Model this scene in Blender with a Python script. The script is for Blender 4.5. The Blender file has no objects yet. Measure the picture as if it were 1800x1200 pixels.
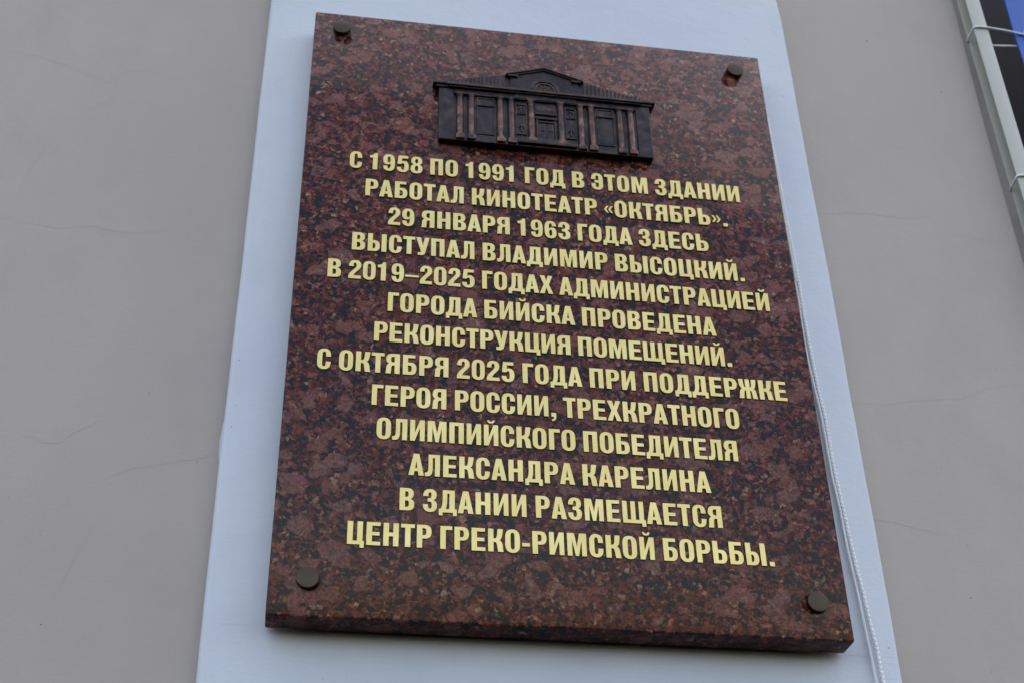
import bpy, bmesh, math, random
from mathutils import Vector, Matrix

random.seed(7)
SC = bpy.context.scene
COL = SC.collection
R = math.radians

# ------------------------------------------------------------------ frame of reference
# Measured on the plaque's front face: x to the right from its left edge, y down from its top edge,
# z into the wall (all metres).  World: X = x - 0.30, Y = z, Z = TOP - y.
TOP = 3.065
PW, PH, PT = 0.600, 0.8453, 0.033          # plaque width, height, thickness
ZP, ZW = 0.0385, 0.057                     # front of the pilaster, front of the wall


def W(x, y, z=0.0):
    return Vector((x - 0.30, z, TOP - y))


# ------------------------------------------------------------------ camera
cam_d = bpy.data.cameras.new('camera')
cam = bpy.data.objects.new('camera', cam_d)
COL.objects.link(cam)
SC.camera = cam
cam_d.sensor_width = 36.0
cam_d.lens = 50.0
cam_d.clip_start = 0.05
cam_d.clip_end = 500
CP = (0.02290063, 1.41530714, -1.30468941)
RM = ((0.98735331, 0.02011881, -0.15725355),
      (0.07298615, 0.82286071, 0.5635364),
      (0.14073545, -0.56788686, 0.81098585))


def dirw(v):
    return Vector((v[0], v[2], -v[1]))


right, down, fwd = (dirw(r) for r in RM)
M = Matrix((right, -down, -fwd)).transposed().to_4x4()
M.translation = W(*CP)
cam.matrix_world = M
cam_d.dof.use_dof = True
cam_d.dof.focus_distance = 1.55
cam_d.dof.aperture_fstop = 8.0

# ------------------------------------------------------------------ sky, soft sun, exposure
SUN_EL, SUN_AZ = R(46), R(165)              # azimuth: from straight out of the facade towards the right
world = bpy.data.worlds.new('World')
SC.world = world
world.use_nodes = True
wn = world.node_tree
wn.nodes.clear()
sky = wn.nodes.new('ShaderNodeTexSky')
sky.sky_type = 'NISHITA'
sky.sun_disc = False
sky.sun_elevation = SUN_EL
sky.sun_rotation = math.pi - SUN_AZ
sky.air_density = 1.0
sky.dust_density = 4.0
sky.ozone_density = 1.0
bg = wn.nodes.new('ShaderNodeBackground')
bg.inputs['Strength'].default_value = 0.15
wo = wn.nodes.new('ShaderNodeOutputWorld')
tint = wn.nodes.new('ShaderNodeMix')          # white balance: multiplies the sky colour to a warmer one
tint.data_type = 'RGBA'
tint.blend_type = 'MULTIPLY'
tint.inputs[0].default_value = 1.0
tint.inputs[7].default_value = (1.17, 0.965, 0.81, 1)
wn.links.new(sky.outputs[0], tint.inputs[6])
wn.links.new(tint.outputs[2], bg.inputs[0])
wn.links.new(bg.outputs[0], wo.inputs[0])

sun_d = bpy.data.lights.new('sun', 'SUN')
sun_d.energy = 0.5
sun_d.angle = R(150)
sun_d.color = (1.0, 0.93, 0.82)
sun = bpy.data.objects.new('sun', sun_d)
COL.objects.link(sun)
sd = Vector((math.sin(SUN_AZ) * math.cos(SUN_EL), -math.cos(SUN_AZ) * math.cos(SUN_EL), math.sin(SUN_EL)))
sun.rotation_euler = sd.to_track_quat('Z', 'Y').to_euler()

SC.view_settings.view_transform = 'Standard'
SC.view_settings.look = 'None'
SC.view_settings.gamma = 1.0
SC.view_settings.use_curve_mapping = False
SC.view_settings.exposure = 2.28


# ------------------------------------------------------------------ object helpers
def link(name, mesh, mat=None, parent=None):
    o = bpy.data.objects.new(name, mesh)
    COL.objects.link(o)
    if mat is not None:
        mesh.materials.clear()
        mesh.materials.append(mat)
    if parent is not None:
        o.parent = parent
        o.matrix_parent_inverse = Matrix.Identity(4)
    return o


def world_origin(o):
    p = Vector((0, 0, 0))
    while o is not None:
        p = p + o.location
        o = o.parent
    return p


def empty(name, loc, parent=None):
    o = bpy.data.objects.new(name, None)
    o.empty_display_size = 0.05
    COL.objects.link(o)
    if parent is not None:
        o.parent = parent
        o.matrix_parent_inverse = Matrix.Identity(4)
        o.location = Vector(loc) - world_origin(parent)
    else:
        o.location = loc
    return o


def tag(o, label=None, category=None, group=None, kind=None):
    for k, v in (('label', label), ('category', category), ('group', group), ('kind', kind)):
        if v:
            o[k] = v


def obj(name, bm, mat, parent=None, origin=None, smooth=None):
    """bm is in world coordinates; the object's origin goes to `origin` (world)."""
    if origin is None:
        origin = world_origin(parent) if parent is not None else Vector((0, 0, 0))
    origin = Vector(origin)
    bmesh.ops.translate(bm, verts=bm.verts, vec=-origin)
    bmesh.ops.recalc_face_normals(bm, faces=bm.faces)
    me = bpy.data.meshes.new(name)
    bm.to_mesh(me)
    bm.free()
    if smooth:
        for p in me.polygons:
            p.use_smooth = True
        try:
            me.set_sharp_from_angle(angle=R(smooth))
        except Exception:
            pass
    o = link(name, me, mat, parent)
    o.location = origin - (world_origin(parent) if parent is not None else Vector((0, 0, 0)))
    return o


def box(bm, x0, x1, y0, y1, z0, z1, bevel=0.0, seg=2):
    """box in plaque coordinates"""
    n0 = set(bm.verts)
    vs = []
    for z in (z0, z1):
        for x, y in ((x0, y0), (x1, y0), (x1, y1), (x0, y1)):
            vs.append(bm.verts.new(W(x, y, z)))
    f = [(0, 1, 2, 3), (7, 6, 5, 4), (0, 4, 5, 1), (1, 5, 6, 2), (2, 6, 7, 3), (3, 7, 4, 0)]
    fs = [bm.faces.new([vs[i] for i in q]) for q in f]
    if bevel:
        es = set(e for q in fs for e in q.edges)
        bmesh.ops.bevel(bm, geom=list(es), offset=bevel, segments=seg, profile=0.5, affect='EDGES')
    return bm


def poly(bm, pts, z0, z1, bevel=0.0):
    """prism of an outline (plaque x, y) between depths z0 (front) and z1 (back)"""
    a = [bm.verts.new(W(x, y, z0)) for x, y in pts]
    b = [bm.verts.new(W(x, y, z1)) for x, y in pts]
    fs = [bm.faces.new(a), bm.faces.new(list(reversed(b)))]
    n = len(pts)
    for i in range(n):
        fs.append(bm.faces.new((a[i], b[i], b[(i + 1) % n], a[(i + 1) % n])))
    if bevel:
        bmesh.ops.bevel(bm, geom=list(fs[0].edges), offset=bevel, segments=2, profile=0.5, affect='EDGES')
    return bm


def lathe_y(bm, cx, cz, prof, n=20, a0=0.0, a1=2 * math.pi):
    """vertical column: prof = [(y, radius)]"""
    full = abs(a1 - a0 - 2 * math.pi) < 1e-6
    rings = []
    k = n if full else n + 1
    for y, r in prof:
        rings.append([bm.verts.new(W(cx + r * math.cos(a0 + (a1 - a0) * i / n), y, cz - r * math.sin(a0 + (a1 - a0) * i / n))) for i in range(k)])
    for q in range(len(rings) - 1):
        for i in range(k if full else k - 1):
            j = (i + 1) % k
            bm.faces.new((rings[q][i], rings[q][j], rings[q + 1][j], rings[q + 1][i]))
    bm.faces.new(rings[0])
    bm.faces.new(rings[-1])
    return bm


def lathe_z(bm, cx, cy, prof, n=40):
    """disc-like thing turned about the plaque's normal: prof = [(z, radius)] from front to back"""
    rings = []
    for z, r in prof:
        rings.append([bm.verts.new(W(cx + r * math.cos(2 * math.pi * i / n), cy + r * math.sin(2 * math.pi * i / n), z)) for i in range(n)])
    for q in range(len(rings) - 1):
        for i in range(n):
            j = (i + 1) % n
            bm.faces.new((rings[q][i], rings[q][j], rings[q + 1][j], rings[q + 1][i]))
    bm.faces.new(rings[0])
    bm.faces.new(rings[-1])
    return bm


def tube(bm, pts, r, n=8, caps=True):
    """tube along world points; r a number or one per point"""
    pts = [Vector(p) for p in pts]
    rings = []
    up = Vector((0.3, -1, 0.2)).normalized()
    for i, p in enumerate(pts):
        t = (pts[min(i + 1, len(pts) - 1)] - pts[max(i - 1, 0)]).normalized()
        u = (up - t * up.dot(t)).normalized()
        v = t.cross(u)
        rr = r[i] if isinstance(r, (list, tuple)) else r
        rings.append([bm.verts.new(p + (u * math.cos(2 * math.pi * k / n) + v * math.sin(2 * math.pi * k / n)) * rr) for k in range(n)])
    for q in range(len(rings) - 1):
        for k in range(n):
            j = (k + 1) % n
            bm.faces.new((rings[q][k], rings[q][j], rings[q + 1][j], rings[q + 1][k]))
    if caps:
        bm.faces.new(rings[0])
        bm.faces.new(rings[-1])
    return bm


# ------------------------------------------------------------------ material helpers
class MT:
    def __init__(s, name, rough=0.6, metal=0.0, spec=0.5):
        s.m = bpy.data.materials.new(name)
        s.m.use_nodes = True
        s.t = s.m.node_tree
        s.p = s.t.nodes['Principled BSDF']
        s.p.inputs['Roughness'].default_value = rough
        s.p.inputs['Metallic'].default_value = metal
        s.p.inputs['Specular IOR Level'].default_value = spec
        s.co = s.n('ShaderNodeTexCoord').outputs['Object']

    def n(s, k, **kw):
        q = s.t.nodes.new(k)
        for a, b in kw.items():
            setattr(q, a, b)
        return q

    def l(s, a, b):
        s.t.links.new(a, b)

    def noise(s, scale, detail=4, rough=0.55, vec=None, color=False, dist=0.0):
        q = s.n('ShaderNodeTexNoise')
        q.inputs['Scale'].default_value = scale
        q.inputs['Detail'].default_value = detail
        q.inputs['Roughness'].default_value = rough
        q.inputs['Distortion'].default_value = dist
        s.l(vec if vec is not None else s.co, q.inputs['Vector'])
        return q.outputs['Color' if color else 'Fac']

    def vor(s, scale, vec=None, feature='F1', out='Color', rnd=1.0):
        q = s.n('ShaderNodeTexVoronoi', feature=feature)
        q.inputs['Scale'].default_value = scale
        q.inputs['Randomness'].default_value = rnd
        s.l(vec if vec is not None else s.co, q.inputs['Vector'])
        return q.outputs[out]

    def math(s, op, a, b=None, clamp=False):
        q = s.n('ShaderNodeMath', operation=op)
        q.use_clamp = clamp
        for i, v in enumerate((a, b)):
            if v is None:
                continue
            if isinstance(v, (int, float)):
                q.inputs[i].default_value = v
            else:
                s.l(v, q.inputs[i])
        return q.outputs[0]

    def ramp(s, fac, stops, interp='LINEAR'):
        q = s.n('ShaderNodeValToRGB')
        cr = q.color_ramp
        cr.interpolation = interp
        while len(cr.elements) < len(stops):
            cr.elements.new(0.5)
        for e, (p, c) in zip(cr.elements, stops):
            e.position = p
            e.color = (c, c, c, 1) if isinstance(c, (int, float)) else (*c, 1)
        s.l(fac, q.inputs[0])
        return q.outputs[0]

    def mix(s, fac, a, b, blend='MIX'):
        q = s.n('ShaderNodeMix', data_type='RGBA', blend_type=blend)
        for i, v in ((0, fac), (6, a), (7, b)):
            if isinstance(v, (int, float)):
                q.inputs[i].default_value = v
            elif isinstance(v, (tuple, list)):
                q.inputs[i].default_value = (*v, 1)
            else:
                s.l(v, q.inputs[i])
        return q.outputs[2]

    def sep(s, c, i=0):
        q = s.n('ShaderNodeSeparateColor')
        s.l(c, q.inputs[0])
        return q.outputs[i]

    def warp(s, scale, amount, detail=3):
        c = s.noise(scale, detail, color=True)
        a = s.n('ShaderNodeVectorMath', operation='SUBTRACT')
        s.l(c, a.inputs[0])
        a.inputs[1].default_value = (0.5, 0.5, 0.5)
        b = s.n('ShaderNodeVectorMath', operation='SCALE')
        s.l(a.outputs[0], b.inputs[0])
        b.inputs['Scale'].default_value = amount
        d = s.n('ShaderNodeVectorMath', operation='ADD')
        s.l(s.co, d.inputs[0])
        s.l(b.outputs[0], d.inputs[1])
        return d.outputs[0]

    def mapping(s, scale=(1, 1, 1), rot=(0, 0, 0), vec=None):
        q = s.n('ShaderNodeMapping')
        q.inputs['Scale'].default_value = scale
        q.inputs['Rotation'].default_value = rot
        s.l(vec if vec is not None else s.co, q.inputs['Vector'])
        return q.outputs[0]

    def color(s, c):
        if isinstance(c, (tuple, list)):
            s.p.inputs['Base Color'].default_value = (*c, 1)
        else:
            s.l(c, s.p.inputs['Base Color'])
        return s

    def rough(s, r):
        s.l(r, s.p.inputs['Roughness'])
        return s

    def bump(s, h, strength=0.2, dist=0.001):
        q = s.n('ShaderNodeBump')
        q.inputs['Strength'].default_value = strength
        q.inputs['Distance'].default_value = dist
        s.l(h, q.inputs['Height'])
        s.l(q.outputs[0], s.p.inputs['Normal'])
        return s


def granite(name, rough, spec):
    m = MT(name, rough=rough, spec=spec)
    w = m.warp(75, 0.011, 4)
    q = m.noise(330, 3, color=True)
    v0 = m.n('ShaderNodeVectorMath', operation='SUBTRACT')
    m.l(q, v0.inputs[0])
    v0.inputs[1].default_value = (0.5, 0.5, 0.5)
    v1 = m.n('ShaderNodeVectorMath', operation='SCALE')
    m.l(v0.outputs[0], v1.inputs[0])
    v1.inputs['Scale'].default_value = 0.0042
    v2 = m.n('ShaderNodeVectorMath', operation='ADD')
    m.l(w, v2.inputs[0])
    m.l(v1.outputs[0], v2.inputs[1])
    w = v2.outputs[0]
    w2 = m.mapping((1.0, 1.0, 1.3), (0, R(28), 0), w)
    big = m.vor(56, w2)                       # feldspar crystals
    mid = m.vor(120, w2)
    fine = m.vor(250, w)
    tiny = m.vor(460, w)
    rb, rm, rf = m.sep(big, 0), m.sep(mid, 0), m.sep(fine, 0)
    rm2, rm3, rf2 = m.sep(mid, 1), m.sep(mid, 2), m.sep(fine, 1)
    red = m.ramp(rm, [(0.0, (0.058, 0.013, 0.008)), (0.4, (0.106, 0.026, 0.016)), (0.75, (0.134, 0.036, 0.024)), (1.0, (0.194, 0.073, 0.050))])
    redf = m.ramp(rf, [(0.0, (0.029, 0.007, 0.007)), (0.3, (0.086, 0.021, 0.013)), (0.7, (0.133, 0.035, 0.024)), (0.92, (0.203, 0.076, 0.049)), (1.0, (0.265, 0.129, 0.084))])
    base = m.mix(m.ramp(rm2, [(0.34, 0.0), (0.36, 1.0)]), red, redf)
    crystal = m.mix(m.noise(520, 4, 0.75), (0.099, 0.030, 0.022), (0.207, 0.086, 0.066))
    crystal = m.mix(m.ramp(m.sep(big, 1), [(0.62, 0.0), (0.67, 0.45)]), crystal, m.mix(m.noise(600, 3, 0.7), (0.105, 0.052, 0.047), (0.200, 0.115, 0.102)))
    base = m.mix(m.ramp(rb, [(0.76, 0.0), (0.77, 0.85)]), base, crystal)
    rim = m.ramp(m.vor(56, w2, 'DISTANCE_TO_EDGE', 'Distance'), [(0.0, 0.6), (0.075, 0.0)])
    base = m.mix(m.math('MULTIPLY', rim, m.ramp(m.noise(120, 3), [(0.40, 0.0), (0.55, 1.0)])), base, (0.012, 0.009, 0.010))
    # black mica and quartz between the crystals: whole grains, clustered
    blotch = m.math('ADD', m.noise(82, 6, 0.72, m.mapping((1, 1, 1.4), (0, R(22), 0))), m.math('MULTIPLY', m.math('SUBTRACT', rm3, 0.5), 0.17))
    blotch = m.math('ADD', blotch, m.math('MULTIPLY', m.math('SUBTRACT', rf2, 0.5), 0.30))
    dark = m.ramp(blotch, [(0.462, 1.0), (0.480, 0.0)])
    dark = m.math('MULTIPLY', dark, m.ramp(rb, [(0.76, 1.0), (0.78, 0.15)]))
    darkc = m.mix(m.noise(320, 3, 0.6), (0.003, 0.003, 0.004), (0.026, 0.021, 0.023))
    base = m.mix(dark, base, darkc)
    # scattered pale grains
    pale = m.math('MULTIPLY', m.ramp(rf, [(0.945, 0.0), (0.95, 1.0)]), m.ramp(m.noise(40, 2), [(0.42, 0.0), (0.6, 1.0)]))
    base = m.mix(m.math('MULTIPLY', pale, 0.6), base, (0.26, 0.165, 0.110))
    base = m.mix(1.0, base, m.ramp(m.sep(tiny, 0), [(0.0, 0.60), (0.5, 1.0), (1.0, 1.50)]), 'MULTIPLY')
    m.color(base)
    m.rough(m.ramp(m.noise(25, 4), [(0.3, rough * 0.8), (0.7, rough * 1.25)]))
    return m.m


M_GRANITE = granite('polished_red_granite', 0.08, 0.15)
M_SAWN = granite('honed_granite_edge', 0.5, 0.12)


def painted_plaster(name, c0, c1, rough, bstr, spec=0.35):
    m = MT(name, rough=rough, spec=spec)
    big = m.noise(2.2, 5, 0.6)
    c = m.mix(m.ramp(big, [(0.3, 0.0), (0.7, 1.0)]), c0, c1)
    blot = m.noise(9, 6, 0.65, m.mapping((1, 1, 0.6)))
    c = m.mix(m.ramp(blot, [(0.50, 0.0), (0.72, 0.42)]), c, tuple(v * 0.86 for v in c0))
    cool = m.noise(3.4, 4, 0.55, m.mapping((1, 1, 0.8), (0.3, 0.2, 0.1)))
    c = m.mix(m.ramp(cool, [(0.42, 0.0), (0.62, 0.55)]), c, (c0[0] * 0.93, c0[1] * 0.93, c0[2] * 0.99))
    c = m.mix(m.ramp(m.noise(160, 2), [(0.70, 0.0), (0.76, 0.5)]), c, tuple(v * 0.72 for v in c0))
    m.color(c)
    h = m.math('ADD', m.math('MULTIPLY', m.noise(30, 5, 0.6), 1.0), m.math('MULTIPLY', m.noise(260, 4, 0.7), 0.22))
    h = m.math('ADD', h, m.math('MULTIPLY', m.noise(45, 3, 0.5, m.mapping((1, 1, 7.0))), 0.20))
    m.bump(h, bstr, 0.004)
    return m.m


M_WALL = painted_plaster('grey_beige_wall_paint', (0.400, 0.352, 0.306), (0.428, 0.377, 0.327), 0.6, 0.16)
M_WHITE = painted_plaster('white_pilaster_paint', (0.578, 0.616, 0.662), (0.604, 0.641, 0.686), 0.6, 0.24)
M_CRACK = MT('crack_grey', 0.9).color((0.20, 0.185, 0.17)).m
M_CHIP = MT('chip_brown', 0.9).color((0.19, 0.165, 0.145)).m

mg = MT('brass_letter_gold', rough=0.36, metal=1.0)
mg.color(mg.mix(mg.ramp(mg.noise(26, 5, 0.6), [(0.3, 0.0), (0.7, 1.0)]), (0.575, 0.440, 0.148), (0.68, 0.545, 0.215)))
mg.rough(mg.ramp(mg.noise(120, 4, 0.7), [(0.3, 0.30), (0.7, 0.44)]))
M_GOLD = mg.m



def bronze(name, rough, stops, copper, edge_amt):
    m = MT(name, rough=rough, metal=0.85)
    c = m.ramp(m.noise(75, 5, 0.68), stops)
    # the patina is rubbed off along the arrises
    bev = m.n('ShaderNodeBevel', samples=4)
    bev.inputs['Radius'].default_value = 0.0011
    geo = m.n('ShaderNodeNewGeometry')
    dot = m.n('ShaderNodeVectorMath', operation='DOT_PRODUCT')
    m.l(bev.outputs[0], dot.inputs[0])
    m.l(geo.outputs['Normal'], dot.inputs[1])
    edge = m.ramp(m.math('SUBTRACT', 1.0, dot.outputs['Value']), [(0.02, 0.0), (0.22, 1.0)])
    edge = m.math('MULTIPLY', edge, m.ramp(m.noise(55, 3, 0.6), [(0.40, 0.12), (0.62, edge_amt)]))
    m.color(m.mix(edge, c, copper))
    m.rough(m.ramp(m.noise(160, 4, 0.7), [(0.3, rough * 0.8), (0.7, rough * 1.3)]))
    m.bump(m.noise(420, 4, 0.7), 0.3, 0.0007)
    return m.m


M_BRONZE = bronze('dark_cast_bronze', 0.36, [(0.32, (0.014, 0.014, 0.018)), (0.58, (0.043, 0.035, 0.033)), (0.78, (0.120, 0.072, 0.050))], (0.26, 0.150, 0.098), 0.95)
M_COPPER = bronze('rubbed_copper_bronze', 0.40, [(0.38, (0.030, 0.027, 0.030)), (0.54, (0.100, 0.058, 0.041)), (0.72, (0.255, 0.137, 0.087))], (0.26, 0.150, 0.10), 0.6)

mk = MT('brown_metal_cap', rough=0.42, metal=0.9)
mk.color(mk.mix(mk.noise(60, 4, 0.7), (0.044, 0.033, 0.023), (0.078, 0.058, 0.040)))
M_CAP = mk.m

mcord = MT('white_synthetic_cord', rough=0.6)
mcord.color(mcord.mix(mcord.noise(300, 2), (0.76, 0.77, 0.79), (0.85, 0.86, 0.88)))
M_CORD = mcord.m
mpv = MT('white_plastic_tube', rough=0.38)
mpv.color(mpv.mix(mpv.noise(12, 3), (0.440, 0.440, 0.375), (0.475, 0.475, 0.410)))
M_TUBE = mpv.m
M_TIE = MT('white_nylon', rough=0.4).color((0.78, 0.77, 0.80)).m
mbl = MT('blue_banner_cloth', rough=0.6)
bh = mbl.noise(700, 2)
mbl.color(mbl.mix(mbl.noise(18, 4, 0.6), (0.024, 0.098, 0.40), (0.034, 0.118, 0.46)))
mbl.bump(mbl.noise(40, 3), 0.2, 0.003)
M_BLUE = mbl.m
M_DARK = MT('recess_shade_dark', rough=0.8).color((0.12, 0.112, 0.106)).m  # deep shade inside the opening, put into the colour

# ------------------------------------------------------------------ building
bld = empty('building', W(0.30, TOP, ZW))
tag(bld, 'grey beige plastered building front with a flat white pilaster and hairline cracks, behind the plaque', 'building')
Y0, Y1 = -1.9, TOP - 0.0                     # top and foot of what is built (plaque y)
ZB = ZW + 0.40


def wavy(x, amp, seed, step=0.02, y0=Y0, y1=Y1):
    rnd = random.Random(seed)
    ph = [rnd.uniform(0, 6.28) for _ in range(4)]
    out = []
    n = int((y1 - y0) / step)
    for i in range(n + 1):
        y = y0 + (y1 - y0) * i / n
        d = amp * (0.9 * math.sin(3.1 * y + ph[0]) + 0.5 * math.sin(11 * y + ph[1]) + 0.22 * math.sin(37 * y + ph[2]) + rnd.uniform(-0.12, 0.12))
        out.append((x(y) if callable(x) else x, y, d))
    return [(a + d, y) for a, y, d in out]


def strip_solid(bm, left, right, zf, zb, roundl=0.0, roundr=0.0):
    """wall body between two wavy vertical edges; the front arrises are rounded"""
    cols = []
    for (xl, y), (xr, _) in zip(left, right):
        row = [(xl, zb)]
        for k in range(5):
            a = k / 4 * math.pi / 2
            row.append((xl + roundl * (1 - math.sin(a)), zf + roundl * (1 - math.cos(a))) if False else (xl + roundl * (1 - math.cos(a)), zf + roundl * (1 - math.sin(a))))
        for k in range(5):
            a = math.pi / 2 * (1 - k / 4)
            row.append((xr - roundr * (1 - math.cos(a)), zf + roundr * (1 - math.sin(a))))
        row.append((xr, zb))
        cols.append([bm.verts.new(W(x, y, z)) for x, z in row])
    for a, b in zip(cols, cols[1:]):
        for i in range(len(a) - 1):
            bm.faces.new((a[i], a[i + 1], b[i + 1], b[i]))
    bm.faces.new(cols[0])
    bm.faces.new(list(reversed(cols[-1])))
    return bm


XL, XR = -1.9, 2.9
PILL, PILR = -0.0615, 0.660
# wall left and right of the opening (one mesh: the same plastered wall), opening from 0.949 to 2.05
OPL, OPR = 0.9495, 2.06


def op_edge(y):
    return OPL + 0.004 * max(0.0, min(1.0, (0.05 - y) / 0.25)) - 0.0012 * max(0.0, min(1.0, (y - 0.1) / 0.3))


bm = bmesh.new()
le = wavy(lambda y: XL, 0.0, 1)
re_ = wavy(op_edge, 0.0006, 5)
strip_solid(bm, le, re_, ZW, ZB, 0.0, 0.0012)
strip_solid(bm, wavy(lambda y: OPR, 0.0005, 6), wavy(lambda y: XR, 0.0, 1), ZW, ZB, 0.004, 0.0)
obj('wall', bm, M_WALL, bld, smooth=40)


def pil_r(y):
    t = max(0.0, min(1.0, (y - 0.50) / 0.26))
    return PILR - 0.0025 + 0.0060 * t


bm = bmesh.new()
strip_solid(bm, wavy(PILL, 0.0007, 11, 0.008), wavy(pil_r, 0.0008, 12, 0.012), ZP, ZW + 0.02, 0.006, 0.004)
obj('pilaster', bm, M_WHITE, bld, smooth=60)

# stepped reveal of the opening on the right, and its back, coloured dark for the shade inside
bm = bmesh.new()
box(bm, OPL + 0.0025, OPL + 0.053, Y0 + 0.01, Y1 - 0.01, ZW + 0.052, ZB - 0.01)
obj('reveal', bm, M_WALL, bld)
bm = bmesh.new()
box(bm, OPL + 0.01, OPR, Y0 + 0.02, Y1 - 0.02, ZB + 0.002, ZB + 0.03)
obj('recess_back', bm, M_DARK, bld)


# hairline cracks: a thin ribbon a fraction of a millimetre proud of the paint
def ray(px, py, z):
    d = ((px - 900) / 2500.0, (py - 600) / 2500.0, 1.0)
    v = [sum(RM[k][i] * d[k] for k in range(3)) for i in range(3)]
    s = (z - CP[2]) / v[2]
    return CP[0] + s * v[0], CP[1] + s * v[1]


def crack(pts, width, seed, z):
    rnd = random.Random(seed)
    dense = []
    for (xa, ya), (xb, yb) in zip(pts, pts[1:]):
        n = max(2, int(math.hypot(xb - xa, yb - ya) / 0.006))
        for i in range(n):
            t = i / n
            dense.append((xa + (xb - xa) * t + rnd.uniform(-1, 1) * 0.0010, ya + (yb - ya) * t + rnd.uniform(-1, 1) * 0.0010))
    dense.append(pts[-1])
    bm = bmesh.new()
    prev = None
    for i, (x, y) in enumerate(dense):
        a, b = dense[max(0, i - 1)], dense[min(len(dense) - 1, i + 1)]
        dx, dy = b[0] - a[0], b[1] - a[1]
        ln = math.hypot(dx, dy) or 1
        t = i / (len(dense) - 1)
        wd = width * (0.35 + 0.65 * math.sin(math.pi * min(1, max(0, t)))) * rnd.uniform(0.5, 1.25) / 2
        nx, ny = -dy / ln * wd, dx / ln * wd
        cur = (bm.verts.new(W(x + nx, y + ny, z)), bm.verts.new(W(x - nx, y - ny, z)))
        if prev:
            bm.faces.new((prev[0], cur[0], cur[1], prev[1]))
        prev = cur
    return bm


ZC = ZW - 0.00015
mcr = MT('wall_hairline', 0.9).color((0.372, 0.328, 0.291)).m
CRACKS = [
    [(0, 88), (75, 102), (125, 118), (165, 138), (190, 147), (205, 138), (222, 125), (265, 127), (310, 137), (350, 134)],
    [(205, 146), (203, 160), (190, 180), (160, 192), (138, 202)],
    [(95, 245), (85, 262), (60, 285), (45, 315), (22, 372)],
    [(0, 378), (40, 392), (100, 402), (160, 398), (230, 412), (300, 405)],
    [(35, 768), (60, 768), (75, 777), (105, 778), (125, 762), (175, 740), (200, 740)],
    [(165, 848), (200, 835), (225, 825), (300, 812), (380, 800)],
    [(180, 898), (158, 935), (130, 985), (105, 1030), (80, 1075)],
    [(1412, 380), (1490, 375), (1540, 378), (1590, 384), (1640, 381)],
    [(1475, 706), (1530, 710), (1560, 712), (1600, 704), (1690, 700), (1740, 682), (1800, 676)],
    [(1500, 905), (1560, 915), (1620, 930), (1660, 940)],
    [(1650, 412), (1700, 415), (1735, 424), (1775, 426)],
]
for i, c in enumerate(CRACKS):
    obj('crack', crack([ray(px, py, ZC) for px, py in c], 0.00042, 100 + i, ZC), mcr, bld)
mcw = MT('pilaster_hairline', 0.9).color((0.535, 0.575, 0.625)).m
ZCP = ZP - 0.00015
for i, c in enumerate([[(400, 1096), (430, 1098), (462, 1099)], [(1448, 706), (1472, 708)], [(1490, 1150), (1540, 1156), (1570, 1155)]]):
    obj('crack', crack([ray(px, py, ZCP) for px, py in c], 0.0007, 300 + i, ZCP), mcw, bld)

# small chips and pits
CHIPS = [(72, 1097, .0014), (433, 162, .0009), (351, 262, .0010), (411, 227, .0006), (452, 264, .0008), (347, 811, .0010), (262, 691, .0010), (71, 940, .0008),
         (55, 870, .0006), (1524, 73, .0022), (1655, 163, .0017), (1452, 745, .0006), (1707, 1050, .0014), (1654, 820, .0010), (1700, 958, .0010), (319, 920, .0007), (1742, 1180, .0010)]
bm = bmesh.new()
for k, (px, py, r) in enumerate(CHIPS):
    x, y = ray(px, py, ZC)
    rnd = random.Random(k)
    r *= 0.8
    ring = [bm.verts.new(W(x + r * rnd.uniform(.6, 1.2) * math.cos(a), y + r * rnd.uniform(.5, 1.0) * math.sin(a), ZC)) for a in [i * math.pi / 4 for i in range(8)]]
    bm.faces.new(ring)
for k, (px, py, r) in enumerate([(407, 749, .0012), (421, 632, .0014), (1353, 171, .0012), (1377, 170, .0012), (1562, 1138, .0014), (415, 711, .0010)]):
    x, y = ray(px, py, ZCP)
    rnd = random.Random(k + 50)
    r *= 0.7
    ring = [bm.verts.new(W(x + r * rnd.uniform(.6, 1.2) * math.cos(a), y + r * rnd.uniform(.4, .8) * math.sin(a), ZCP)) for a in [i * math.pi / 4 for i in range(8)]]
    bm.faces.new(ring)
o = obj('chips', bm, M_CHIP, bld)
o['kind'] = 'stuff'
# a run of paint and a trowel ridge frozen on the left wall
bm = bmesh.new()
tube(bm, [W(*ray(384 + dx, y, ZW), ZW + 0.0002) for dx, y in ((3, 905), (2, 940), (1, 970), (1, 1000), (1, 1022), (1, 1026))], [.0005, .0011, .0014, .0018, .0026, .0008])
obj('paint_run', bm, M_WALL, bld, smooth=60)
bm = bmesh.new()
tube(bm, [W(*ray(x, y, ZW), ZW + 0.0006) for x, y in ((399, 722), (393, 745), (388, 775), (386, 805), (387, 832))], [.0004, .0010, .0013, .0012, .0004])
obj('paint_smear', bm, M_WHITE, bld, smooth=60)

# ------------------------------------------------------------------ plaque
plq = empty('memorial_plaque', W(0.30, PH, 0.0))
tag(plq, 'polished red granite memorial plaque with gold letters and bronze building relief on white pilaster', 'plaque')
bm = bmesh.new()
box(bm, 0, PW, 0, PH, 0, PT, 0.0022, 2)
slab = obj('slab', bm, M_GRANITE, plq, smooth=30)
slab.data.materials.append(M_SAWN)
for p in slab.data.polygons:
    if p.normal.y > -0.5:
        p.material_index = 1

CH = 0.0068
for px, py in ((601.3, 46.3), (1293.3, 121.3), (540.5, 1013), (1439, 1056)):
    x, y = ray(px, py, -CH)
    bm = bmesh.new()
    lathe_z(bm, x, y, [(-CH, 0.0106), (-CH + 0.0002, 0.0111), (-CH + 0.0006, 0.0113), (-0.0012, 0.0113), (-0.0006, 0.0106), (-0.00005, 0.0106)])
    obj('mounting_cap', bm, M_CAP, plq, smooth=35)

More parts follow.
